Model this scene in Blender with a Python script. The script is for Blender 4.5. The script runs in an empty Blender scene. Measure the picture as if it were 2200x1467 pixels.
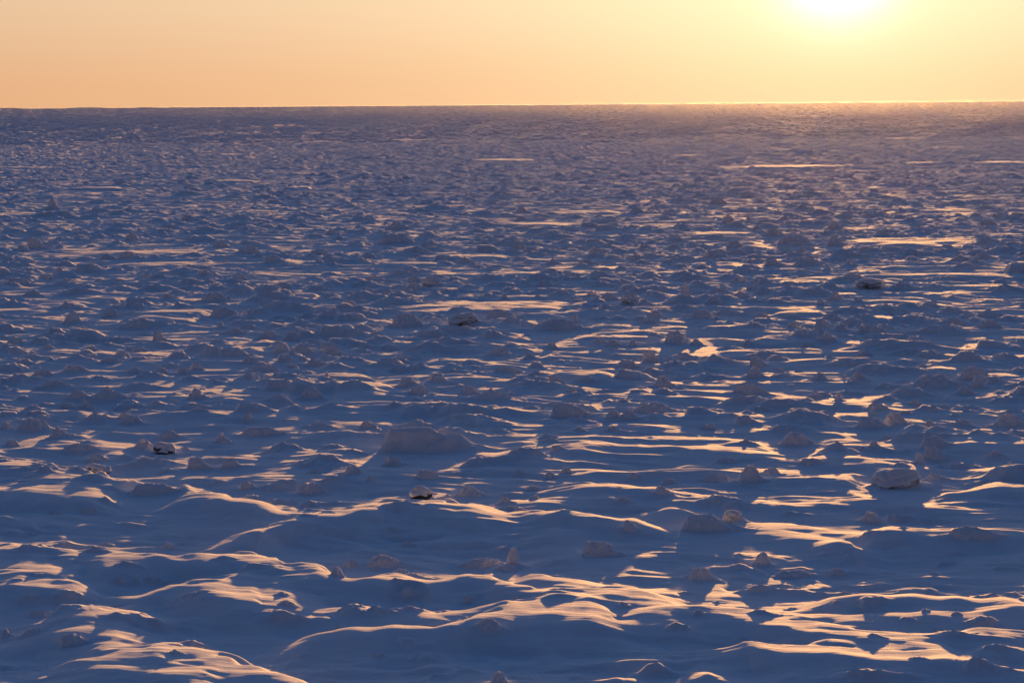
import bpy, bmesh, math, random
import numpy as np
from mathutils import Vector, Matrix, noise as mnoise

scene = bpy.context.scene
COL = scene.collection
random.seed(7)

# ------------------------------------------------------------------ camera model
CAM_H = 10.0                       # the viewpoint stands on a low bank above the frozen sea
FPX = 6238.0                       # focal length for a picture 2200 wide (about 102 mm)
ROLL = math.radians(0.417)
PITCH = math.atan((733.5 - 224.6) / FPX)
FW = np.array([0.0, math.cos(PITCH), -math.sin(PITCH)])
U0 = np.array([0.0, math.sin(PITCH), math.cos(PITCH)])
RT = math.cos(ROLL) * np.array([1.0, 0, 0]) - math.sin(ROLL) * U0
UP = math.sin(ROLL) * np.array([1.0, 0, 0]) + math.cos(ROLL) * U0


def ray(px, py):
    return FW * FPX + RT * (px - 1100.0) + UP * (733.5 - py)


def ground(px, py, z=0.0):
    r = ray(px, py)
    t = (z - CAM_H) / r[2]
    return r[0] * t, r[1] * t


SUN = ray(1800.0, -112.0)
SUN = SUN / np.linalg.norm(SUN)
SUN_EL = math.asin(SUN[2])
SUN_AZ = math.atan2(SUN[0], SUN[1])


# ------------------------------------------------------------------ noise
def _hash(ix, iy, seed):
    h = (ix.astype(np.int64) * 374761393 + iy.astype(np.int64) * 668265263 + seed * 1442695041) & 0xFFFFFFFF
    h = ((h ^ (h >> 13)) * 1274126177) & 0xFFFFFFFF
    h = (h ^ (h >> 16)) & 0xFFFFFFFF
    return h


def perlin(x, y, seed=0):
    x = np.asarray(x, dtype=np.float64)
    y = np.asarray(y, dtype=np.float64)
    ix = np.floor(x)
    iy = np.floor(y)
    fx = x - ix
    fy = y - iy
    ux = fx * fx * fx * (fx * (fx * 6 - 15) + 10)
    uy = fy * fy * fy * (fy * (fy * 6 - 15) + 10)
    ix = ix.astype(np.int64)
    iy = iy.astype(np.int64)

    def g(ox, oy):
        h = _hash(ix + ox, iy + oy, seed)
        a = (h & 0xFFFF) * (2 * math.pi / 65536.0)
        return np.cos(a) * (fx - ox) + np.sin(a) * (fy - oy)
    n0 = g(0, 0)
    n1 = g(1, 0)
    n2 = g(0, 1)
    n3 = g(1, 1)
    a = n0 + ux * (n1 - n0)
    b = n2 + ux * (n3 - n2)
    return (a + uy * (b - a)) * 1.45


def smooth(e0, e1, x):
    t = np.clip((x - e0) / (e1 - e0), 0.0, 1.0)
    return t * t * (3 - 2 * t)


# ------------------------------------------------------------------ helpers
def tag(o, label=None, cat=None, group=None, kind=None):
    if label:
        o['label'] = label
    if cat:
        o['category'] = cat
    if group:
        o['group'] = group
    if kind:
        o['kind'] = kind
    return o


def mesh_from(name, V, Fq, mat, parent=None, loc=None, smooth_shade=True):
    me = bpy.data.meshes.new(name)
    V = np.ascontiguousarray(V, dtype=np.float32)
    Fq = np.ascontiguousarray(Fq, dtype=np.int32)
    n = Fq.shape[1]
    me.vertices.add(len(V))
    me.vertices.foreach_set('co', V.ravel())
    me.loops.add(Fq.size)
    me.loops.foreach_set('vertex_index', Fq.ravel())
    me.polygons.add(len(Fq))
    me.polygons.foreach_set('loop_start', np.arange(0, Fq.size, n, dtype=np.int32))
    if smooth_shade:
        me.polygons.foreach_set('use_smooth', np.ones(len(Fq), dtype=bool))
    me.update(calc_edges=True)
    me.materials.append(mat)
    o = bpy.data.objects.new(name, me)
    COL.objects.link(o)
    if parent is not None:
        o.parent = parent
    if loc is not None:
        o.location = loc
    return o


def grid_faces(nr, nc, keep=None):
    idx = np.arange(nr * nc, dtype=np.int32).reshape(nr, nc)
    f = np.stack([idx[:-1, :-1], idx[:-1, 1:], idx[1:, 1:], idx[1:, :-1]], axis=-1)
    if keep is not None:
        return f[keep]
    return f.reshape(-1, 4)


# ------------------------------------------------------------------ materials
def node_mat(name):
    m = bpy.data.materials.new(name)
    m.use_nodes = True
    nt = m.node_tree
    return m, nt, nt.nodes['Principled BSDF']


def snow_material():
    m, nt, p = node_mat('wind_packed_snow')
    N, L = nt.nodes, nt.links
    geo = N.new('ShaderNodeNewGeometry')
    n1 = N.new('ShaderNodeTexNoise')
    n1.inputs['Scale'].default_value = 0.9
    n1.inputs['Detail'].default_value = 4
    L.new(geo.outputs['Position'], n1.inputs['Vector'])
    ramp = N.new('ShaderNodeValToRGB')
    ramp.color_ramp.elements[0].position = 0.3
    ramp.color_ramp.elements[0].color = (0.76, 0.79, 0.86, 1)
    ramp.color_ramp.elements[1].position = 0.7
    ramp.color_ramp.elements[1].color = (0.84, 0.86, 0.90, 1)
    L.new(n1.outputs['Fac'], ramp.inputs['Fac'])
    L.new(ramp.outputs['Color'], p.inputs['Base Color'])
    p.inputs['Roughness'].default_value = SNOW_ROUGH
    p.inputs['IOR'].default_value = 1.31
    p.inputs['Specular IOR Level'].default_value = SNOW_SPEC
    p.inputs['Sheen Weight'].default_value = 0.11
    p.inputs['Subsurface Weight'].default_value = 0.35
    p.inputs['Subsurface Radius'].default_value = (1.0, 0.8, 0.65)
    p.inputs['Subsurface Scale'].default_value = 0.03
    p.inputs['Sheen Roughness'].default_value = 0.4
    # grain of the wind-blown crust: fine ripples along the wind plus crystal grain
    mp = N.new('ShaderNodeMapping')
    mp.inputs['Rotation'].default_value = (0, 0, math.radians(22))
    mp.inputs['Scale'].default_value = (2.2, 9.0, 9.0)
    L.new(geo.outputs['Position'], mp.inputs['Vector'])
    n2 = N.new('ShaderNodeTexNoise')
    n2.inputs['Scale'].default_value = 1.0
    n2.inputs['Detail'].default_value = 3
    L.new(mp.outputs['Vector'], n2.inputs['Vector'])
    n3 = N.new('ShaderNodeTexNoise')
    n3.inputs['Scale'].default_value = 45.0
    n3.inputs['Detail'].default_value = 2
    L.new(geo.outputs['Position'], n3.inputs['Vector'])
    b1 = N.new('ShaderNodeBump')
    b1.inputs['Strength'].default_value = 0.6
    b1.inputs['Distance'].default_value = 0.03
    L.new(n2.outputs['Fac'], b1.inputs['Height'])
    b2 = N.new('ShaderNodeBump')
    b2.inputs['Strength'].default_value = 0.8
    b2.inputs['Distance'].default_value = 0.010
    L.new(n3.outputs['Fac'], b2.inputs['Height'])
    L.new(b1.outputs['Normal'], b2.inputs['Normal'])
    L.new(b2.outputs['Normal'], p.inputs['Normal'])
    return m


def ice_material(name='bare_sea_ice', dark=1.0):
    m, nt, p = node_mat(name)
    N, L = nt.nodes, nt.links
    tc = N.new('ShaderNodeTexCoord')
    n1 = N.new('ShaderNodeTexNoise')
    n1.inputs['Scale'].default_value = 4.0
    n1.inputs['Detail'].default_value = 6
    L.new(tc.outputs['Object'], n1.inputs['Vector'])
    ramp = N.new('ShaderNodeValToRGB')
    e = ramp.color_ramp.elements
    e[0].position = 0.34
    e[0].color = (0.24 * dark, 0.20 * dark, 0.17 * dark, 1)
    e[1].position = 0.60
    e[1].color = (0.62 * dark, 0.64 * dark, 0.68 * dark, 1)
    k = e.new(0.46)
    k.color = (0.45 * dark, 0.43 * dark, 0.42 * dark, 1)
    L.new(n1.outputs['Fac'], ramp.inputs['Fac'])
    L.new(ramp.outputs['Color'], p.inputs['Base Color'])
    p.inputs['Roughness'].default_value = 0.5
    p.inputs['IOR'].default_value = 1.31
    v = N.new('ShaderNodeTexVoronoi')
    v.inputs['Scale'].default_value = 7.0
    L.new(tc.outputs['Object'], v.inputs['Vector'])
    b = N.new('ShaderNodeBump')
    b.inputs['Strength'].default_value = 0.5
    b.inputs['Distance'].default_value = 0.05
    L.new(v.outputs['Distance'], b.inputs['Height'])
    L.new(b.outputs['Normal'], p.inputs['Normal'])
    return m


SNOW_ROUGH = 0.85
SNOW_SPEC = 0.2
SKY_TINT = (1.60, 1.62, 1.98)
SNOW = snow_material()
ICE = ice_material()
GAP_DARK_ICE = ice_material('gap_dark_ice', 0.12)  # shade of the open gap under the boulder, painted into its ice colour
STAINED_ICE = ice_material('brown_stained_ice', 0.75)

# ------------------------------------------------------------------ the ground sheet (polar, finer close by)
DTH = math.radians(0.0195)
fine = np.arange(-math.radians(13.2) - 170 * DTH, math.radians(13.2) + 170 * DTH, DTH)
side = [fine[-1]]
st = DTH
while side[-1] < math.radians(84):
    st = min(st * 1.12, math.radians(3))
    side.append(side[-1] + st)
side = np.array(side[1:])
TH = np.concatenate([-side[::-1], fine, side])
rr = [28.0]
while rr[-1] < 6250:
    r = rr[-1]
    k = 0.00125 if r < 300 else (0.0009 if r < 1500 else (0.002 if r < 3500 else 0.006))
    rr.append(r * (1 + k))
RR = np.array(rr)
NR, NC = len(RR), len(TH)
print('grid', NR, NC, NR * NC)
TG, RG = np.meshgrid(TH, RR)
GX = RG * np.sin(TG)
GY = RG * np.cos(TG)
DR = np.gradient(RR)
SP = np.maximum(RG * DTH, DR[:, None] * 0.8)


def fade(lam):
    return smooth(1.6, 4.0, lam / SP)


WA = math.radians(-14)                     # wind blows to the picture's right, slightly towards the shore


def windxy(x, y, ang=WA):
    return x * math.cos(ang) + y * math.sin(ang), -x * math.sin(ang) + y * math.cos(ang)


def tri(v):
    return 1.0 - np.abs(v)


warp = perlin(GX / 9.0, GY / 14.0, 31)
AX, CX = windxy(GX, GY)
near = 1.0 - smooth(62, 120, RG)
mid = smooth(56, 84, RG)
farw = smooth(250, 600, RG)
T = 0.13 * perlin(GX / 19.0, GY / 26.0, 1) + 0.06 * perlin(GX / 6.3, GY / 9.5, 2)
# drifts between the hummocks: long across the picture, a few metres from crest to crest
dr1 = perlin(AX / 5.2 + warp * 0.9, CX / 2.5 + warp * 0.7, 3)
dr2 = tri(perlin(AX / 3.1 + warp, CX / 1.9 + 0.6 * warp, 4)) - 0.72
T += (0.065 + 0.09 * mid) * fade(3.0) * dr1
T += (0.06 + 0.075 * mid) * fade(2.5) * dr2
T += (0.025 + 0.015 * mid) * fade(1.2) * perlin(AX / 1.5 + warp, CX / 0.95, 9)
patch = smooth(-0.25, 0.45, perlin(GX / 7.0, GY / 10.0, 5))
T += 0.026 * fade(1.0) * patch * perlin(AX / 2.6 + 0.6 * warp, CX / 0.62, 6)
T += 0.012 * fade(0.5) * perlin(AX / 1.5 + 0.6 * warp, CX / 0.30, 7)
T += 0.0045 * fade(0.25) * perlin(AX / 0.8, CX / 0.14, 8)
# low stripes cut by the wind, used again on the lit drifts
STRIPE = 0.017 * fade(0.6) * perlin(AX / 2.4 + 0.8 * warp, CX / 0.55 + 0.6 * warp, 27) + 0.004 * fade(0.3) * perlin(AX / 1.1, CX / 0.17 + warp, 28)
# half-buried rubble under the smooth snow by the shore
bury = smooth(-0.1, 0.45, perlin(GX / 5.0 + 7, GY / 6.0, 92)) * (1 - 0.5 * mid)
w2 = perlin(GX / 2.0, GY / 2.4, 96)
T += 0.085 * fade(0.9) * bury * np.maximum(0, perlin(GX / 0.85 + 0.6 * w2, GY / 0.95 + 0.6 * w2, 93))
T += 0.05 * fade(0.6) * bury * np.maximum(0, perlin(GX / 0.42 + 0.6 * w2, GY / 0.5, 97))
T += 0.06 * fade(1.5) * near * perlin(AX / 4.2 + 0.7 * w2, CX / 1.2 + 0.7 * w2, 98)
T += 0.022 * fade(0.8) * near * perlin(AX / 2.0 + w2, CX / 0.5 + 0.7 * w2, 99)
T += 0.030 * fade(0.4) * near * (tri(perlin(AX / 1.9 + 0.8 * w2, CX / 0.42 + 0.5 * w2, 101)) - 0.7) * smooth(-0.2, 0.4, perlin(GX / 3.0, GY / 4.0, 102))
T += 0.040 * fade(0.6) * near * perlin(AX / 1.3 + warp, CX / 0.55, 94) * smooth(-0.3, 0.4, perlin(GX / 4.0, GY / 5.0, 95))
T *= (1.0 + 0.45 * farw)
T += 8.4 * smooth(2600, 7600, RG) / float(smooth(2600, 7600, np.array(6250.0)))      # far edge raised, added to cover the bright strip of haze on the horizon


# ---- broad snow drifts whose wind-packed backs catch the low sun
def th_index(a):
    return int(np.clip(np.searchsorted(TH, a), 0, NC - 1))


def r_index(r):
    return int(np.clip(np.searchsorted(RR, r), 0, NR - 1))


def ridge(pts, th_px, h=0.33, wn=1.25, tilt=0.035, seed=0, ends=0.9):
    """pts: crest points of the drift; th_px: how deep its lit back is (in picture rows of the reference), one value per point"""
    if not hasattr(th_px, '__len__'):
        th_px = [th_px] * len(pts)
    h = h * 0.86
    P = [ground(x, y, h) for x, y in pts]
    xs = np.array([p[0] for p in P])
    ys = np.array([p[1] for p in P])
    th_px = [t if t < 12 else t * 1.2 for t in th_px]
    Ls = np.array([t * (ys[i] ** 2) / (CAM_H * FPX) for i, t in enumerate(th_px)])
    x0, x1 = xs.min(), xs.max()
    y0, y1 = ys.min(), ys.max()
    mL = Ls.max() + 4.5
    i0, i1 = r_index(y0 - 4), r_index(math.hypot(y1 + mL, max(abs(x0), abs(x1))) + 1)
    j0 = th_index(math.atan2(x0 - 3, (y0 if x0 < 0 else y1)))
    j1 = th_index(math.atan2(x1 + 3, (y1 if x1 < 0 else y0)))
    s = (slice(i0, i1), slice(j0, j1))
    X, Y = GX[s], GY[s]
    if X.size == 0:
        return
    yc = np.interp(X, xs, ys)
    yc = yc + 0.30 * perlin(X / 2.4, np.full_like(X, seed * 3.7), 40 + seed) + 0.10 * perlin(X / 0.5, Y / 2.0, 60 + seed)
    L = np.interp(X, xs, Ls)
    L = L * (1.0 + 0.35 * perlin(X / 1.7, Y / 4.0, 80 + seed))
    d = Y - yc
    L = np.maximum(0.05, 1.4 * L * (1 + 1.1 * perlin(X / 0.9, Y / 0.5, 120 + seed) * 0.5) - 0.30)
    back = np.exp(-(np.maximum(0.0, d - L) / (0.5 + 0.3 * L)) ** 2)
    wnn = wn * (1.0 + 0.4 * perlin(X / 2.1, Y / 9.0, 90 + seed))
    front = np.exp(-(np.minimum(0.0, d) / wnn) ** 2)
    w = back * front
    e = smooth(x0 - ends, x0 + ends, X) * (1 - smooth(x1 - ends, x1 + ends, X))
    w = w * e
    top = h * (1 + 0.30 * perlin(X / 2.8, Y / 3.0, 100 + seed) + 0.12 * perlin(X / 0.55, Y / 1.1, 140 + seed)) - tilt * np.clip(d, -1.0, L + 2.0) + STRIPE[s] * np.clip(L, 0.3, 1.2)
    T[s] = T[s] * (1 - w) + (top + 0.18 * T[s]) * w


def clearing(px, py, w, hh, z=0.16, soft=1.0):
    x, y = ground(px, py, z)
    rx = w * 0.5 * y / FPX
    ry = hh * 0.5 * y * y / (CAM_H * FPX)
    CLEAR.append((x, y, rx, ry))
    if y > 320:
        z = z + 0.16
    i0, i1 = r_index(math.hypot(x, y) - ry * 1.7 - 3), r_index(math.hypot(x, y) + ry * 1.7 + 3)
    j0, j1 = th_index(math.atan2(x - rx * 1.7, y)), th_index(math.atan2(x + rx * 1.7, y))
    s = (slice(i0, i1), slice(j0, j1))
    X, Y = GX[s], GY[s]
    if X.size == 0:
        return
    q = np.sqrt(((X - x) / rx) ** 2 + ((Y - y) / ry) ** 2) + 0.25 * perlin(X / (rx * 0.5), Y / (ry * 0.7), 200)
    ww = 1 - smooth(0.65, 1.35, q)
    tilt = (0.010 if y < 320 else 0.016) * np.clip(y - Y, -ry, ry) * min(1.0, 9.0 / max(ry, 1))
    T[s] = T[s] * (1 - ww) + (z + tilt + (0.42 if y < 320 else 0.25) * T[s] + 1.4 * STRIPE[s]) * ww


def hollow(px, py, w, hh, depth):
    x, y = ground(px, py)
    rx, ry = w * 0.5 * y / FPX, hh * 0.5 * y * y / (CAM_H * FPX)
    q = ((GX[:near_i] - x) / rx) ** 2 + ((GY[:near_i] - y) / ry) ** 2
    T[:near_i] -= 0.75 * depth * np.exp(-q * 1.4)


near_i = r_index(95)
for hq in [(1650, 1210, 560, 130, .20), (1080, 1190, 520, 110, .14), (1000, 1420, 1000, 90, .14), (380, 1120, 560, 90, .14),
           (560, 1390, 360, 90, .14), (1900, 1200, 500, 120, .16), (1750, 1440, 700, 60, .10), (330, 1245, 250, 50, .12),
           (700, 1290, 300, 70, .12), (700, 1180, 400, 60, .10), (1900, 1262, 620, 50, .10)]:
    hollow(*hq)

CLEAR = []
for c in [(1040, 655, 360, 24), (1000, 549, 170, 9), (330, 541, 230, 14), (330, 567, 190, 10), (1960, 519, 280, 18),
          (1860, 580, 60, 12), (1790, 596, 160, 10), (1990, 590, 330, 9), (30, 459, 110, 12), (1255, 800, 130, 20),
          (1690, 359, 270, 8), (2160, 350, 110, 7), (1080, 345, 140, 7), (860, 302, 100, 3), (680, 305, 120, 3),
          (480, 333, 120, 4), (50, 361, 130, 5), (130, 342, 120, 5), (265, 297, 70, 3), (1120, 297, 60, 3), (1700, 323, 60, 4),
          (1480, 335, 80, 5), (1275, 341, 60, 4), (1510, 303, 60, 3), (2050, 318, 120, 4), (1950, 298, 90, 3), (2100, 247, 130, 2),
          (1730, 250, 50, 2), (1780, 325, 60, 3), (1980, 351, 80, 4), (1160, 586, 260, 10), (880, 565, 160, 8), (620, 562, 110, 10),
          (1720, 604, 120, 8), (2110, 615, 160, 8), (1890, 683, 70, 12), (1560, 700, 90, 7), (1720, 670, 120, 8), (1960, 655, 180, 8),
          (2050, 451, 140, 9), (640, 404, 60, 4), (500, 390, 90, 4), (1160, 480, 190, 8), (1250, 455, 150, 7), (1540, 500, 170, 6),
          (210, 405, 150, 4), (640, 630, 90, 6), (120, 655, 120, 8), (420, 668, 200, 8), (740, 806, 110, 10), (740, 825, 90, 8)]:
    clearing(*c)

RIDGES = [
    # left side, from the far drifts to the ones at the bottom of the picture
    ([(-60, 995), (60, 1003), (160, 1024), (290, 1031), (420, 1034)], [14, 12, 10, 6, 4], .30),
    ([(-60, 1052), (80, 1056), (180, 1060), (242, 1060)], [22, 20, 16, 8], .30),
    ([(360, 1064), (440, 1062), (520, 1076), (602, 1082)], [8, 10, 8, 7], .28),
    ([(480, 1142), (560, 1135), (640, 1112), (730, 1101), (830, 1087), (900, 1091), (1060, 1093)], [8, 9, 7, 10, 12, 16, 12], .34),
    ([(1120, 1090), (1190, 1104), (1260, 1110), (1350, 1114), (1480, 1117)], [6, 8, 8, 6, 4], .30),
    ([(1150, 1134), (1245, 1133)], [6, 5], .26),
    ([(-60, 1168), (60, 1174), (165, 1181), (250, 1192), (330, 1195), (420, 1203), (520, 1203), (620, 1225), (760, 1232)], [8, 8, 7, 10, 10, 12, 14, 12, 6], .36),
    ([(-60, 1215), (40, 1220), (130, 1226), (160, 1236)], [22, 26, 22, 8], .33),
    ([(-60, 1243), (60, 1248), (140, 1253), (205, 1262)], [14, 12, 10, 6], .34),
    ([(180, 1208), (240, 1214), (300, 1210), (360, 1214)], [7, 9, 8, 5], .28),
    ([(245, 1268), (300, 1270), (360, 1258), (440, 1252), (520, 1238), (600, 1232)], [4, 6, 8, 8, 8, 6], .30),
    ([(370, 1268), (450, 1276), (520, 1294), (555, 1302)], [12, 20, 24, 8], .34),
    ([(430, 1268), (520, 1276), (600, 1284), (675, 1278)], [14, 26, 30, 16], .31),
    ([(75, 1326), (150, 1318), (220, 1322), (300, 1303)], [6, 14, 16, 8], .30),
    ([(75, 1350), (140, 1346), (220, 1348), (300, 1346)], [6, 12, 12, 7], .30),
    ([(160, 1388), (230, 1384), (300, 1380)], [8, 12, 6], .27),
    ([(130, 1412), (220, 1422), (300, 1428), (350, 1450), (420, 1465), (480, 1470)], [8, 16, 22, 24, 16, 8], .36),
    ([(260, 1396), (330, 1398), (400, 1414), (500, 1430), (600, 1438), (650, 1452), (680, 1468)], [10, 18, 22, 16, 8, 8, 8], .32),
    # centre
    ([(760, 1236), (840, 1240), (935, 1245)], [8, 14, 10], .30),
    ([(935, 1240), (985, 1234), (1040, 1238), (1090, 1247), (1150, 1264), (1220, 1276), (1300, 1282)], [4, 5, 5, 5, 8, 12, 10], .32),
    ([(1095, 1238), (1140, 1232), (1190, 1238), (1270, 1246)], [6, 10, 8, 10], .27),
    ([(1160, 1268), (1240, 1280), (1330, 1284), (1425, 1285)], [8, 14, 16, 12], .28),
    ([(1280, 1266), (1350, 1262), (1415, 1270)], [8, 9, 6], .24),
    ([(700, 1296), (790, 1296), (835, 1301)], [8, 8, 5], .27),
    ([(860, 1309), (900, 1310), (935, 1313)], [6, 8, 6], .25),
    ([(640, 1352), (740, 1350), (860, 1350), (945, 1353)], [6, 6, 7, 7], .30),
    ([(930, 1342), (1000, 1326), (1060, 1322), (1110, 1318), (1180, 1318), (1260, 1324), (1330, 1334)], [4, 6, 12, 24, 28, 28, 14], .40),
    ([(980, 1303), (1060, 1299), (1130, 1302), (1200, 1304), (1280, 1308)], [4, 4, 6, 14, 18], .30),
    ([(1330, 1310), (1400, 1308), (1480, 1312)], [12, 12, 8], .29),
    ([(1385, 1338), (1430, 1342), (1480, 1347)], [8, 10, 7], .27),
    # right
    ([(1440, 1303), (1500, 1306), (1560, 1312), (1640, 1333), (1740, 1352), (1860, 1364), (1960, 1361), (2080, 1358), (2260, 1352)], [6, 8, 14, 18, 18, 16, 10, 8, 8], .36),
    ([(1600, 1320), (1700, 1324), (1800, 1328), (1880, 1322), (2000, 1316), (2090, 1317), (2260, 1312)], [5, 8, 7, 6, 5, 6, 6], .24),
    ([(1760, 1276), (1880, 1280), (2000, 1284), (2100, 1288), (2260, 1292)], [5, 6, 9, 11, 9], .30),
    ([(1540, 1376), (1600, 1374), (1680, 1388), (1760, 1396), (1860, 1405), (1960, 1412), (2060, 1416), (2110, 1428), (2150, 1434)], [4, 8, 10, 14, 16, 20, 24, 16, 6], .37),
    ([(2050, 1412), (2100, 1398), (2140, 1390), (2200, 1396), (2270, 1398)], [5, 6, 5, 6, 6], .30),
    ([(2100, 1436), (2200, 1434), (2280, 1438)], [4, 6, 6], .26),
    ([(1400, 1083), (1470, 1089), (1570, 1098), (1700, 1108), (1850, 1127), (1935, 1137), (2040, 1140), (2100, 1134), (2260, 1146)], [4, 5, 5, 6, 6, 7, 9, 5, 6], .32),
    ([(1590, 1114), (1680, 1121), (1760, 1131), (1820, 1145), (1840, 1154)], [5, 5, 6, 6, 4], .34),
    ([(2090, 1053), (2150, 1046), (2270, 1050)], [5, 10, 8], .26),
    # the thin lit crests between the hummocks further out
    ([(1466, 962), (1540, 966), (1600, 970), (1680, 971)], [5, 8, 7, 4], .17),
    ([(1440, 938), (1530, 942), (1640, 947)], [4, 6, 4], .17),
    ([(1730, 971), (1800, 972)], [6, 6], .2),
    ([(1800, 979), (1880, 982)], [6, 6], .2),
    ([(2030, 945), (2110, 948), (2240, 948)], [6, 12, 8], .24),
    ([(1940, 922), (2080, 926)], [5, 7], .2),
    ([(960, 930), (1040, 960), (1130, 974), (1160, 978)], [3, 5, 7, 5], .3),
    ([(1215, 958), (1285, 955)], [5, 5], .2),
    ([(1200, 1044), (1330, 1043), (1460, 1048)], [6, 6, 5], .24),
    ([(2130, 1002), (2240, 1004)], [6, 6], .22),
]
for i, (pts, th, h) in enumerate(RIDGES):
    ridge(pts, th, h=h, seed=i)


def sampleT(x, y):
    """height of the snow sheet, exactly as meshed"""
    x = np.asarray(x, dtype=np.float64)
    y = np.asarray(y, dtype=np.float64)
    th = np.arctan2(x, y)
    r = np.hypot(x, y)
    fj = np.interp(th, TH, np.arange(NC))
    fi = np.interp(r, RR, np.arange(NR))
    j = np.clip(fj.astype(int), 0, NC - 2)
    i = np.clip(fi.astype(int), 0, NR - 2)
    a, b = fi - i, fj - j
    return (T[i, j] * (1 - a) * (1 - b) + T[i + 1, j] * a * (1 - b) + T[i, j + 1] * (1 - a) * b + T[i + 1, j + 1] * a * b)


def on_ground(px, py):
    z = 0.0
    for _ in range(6):
        x, y = ground(px, py, z)
        z = 0.5 * z + 0.5 * float(sampleT(x, y))
    return x, y, z


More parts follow.
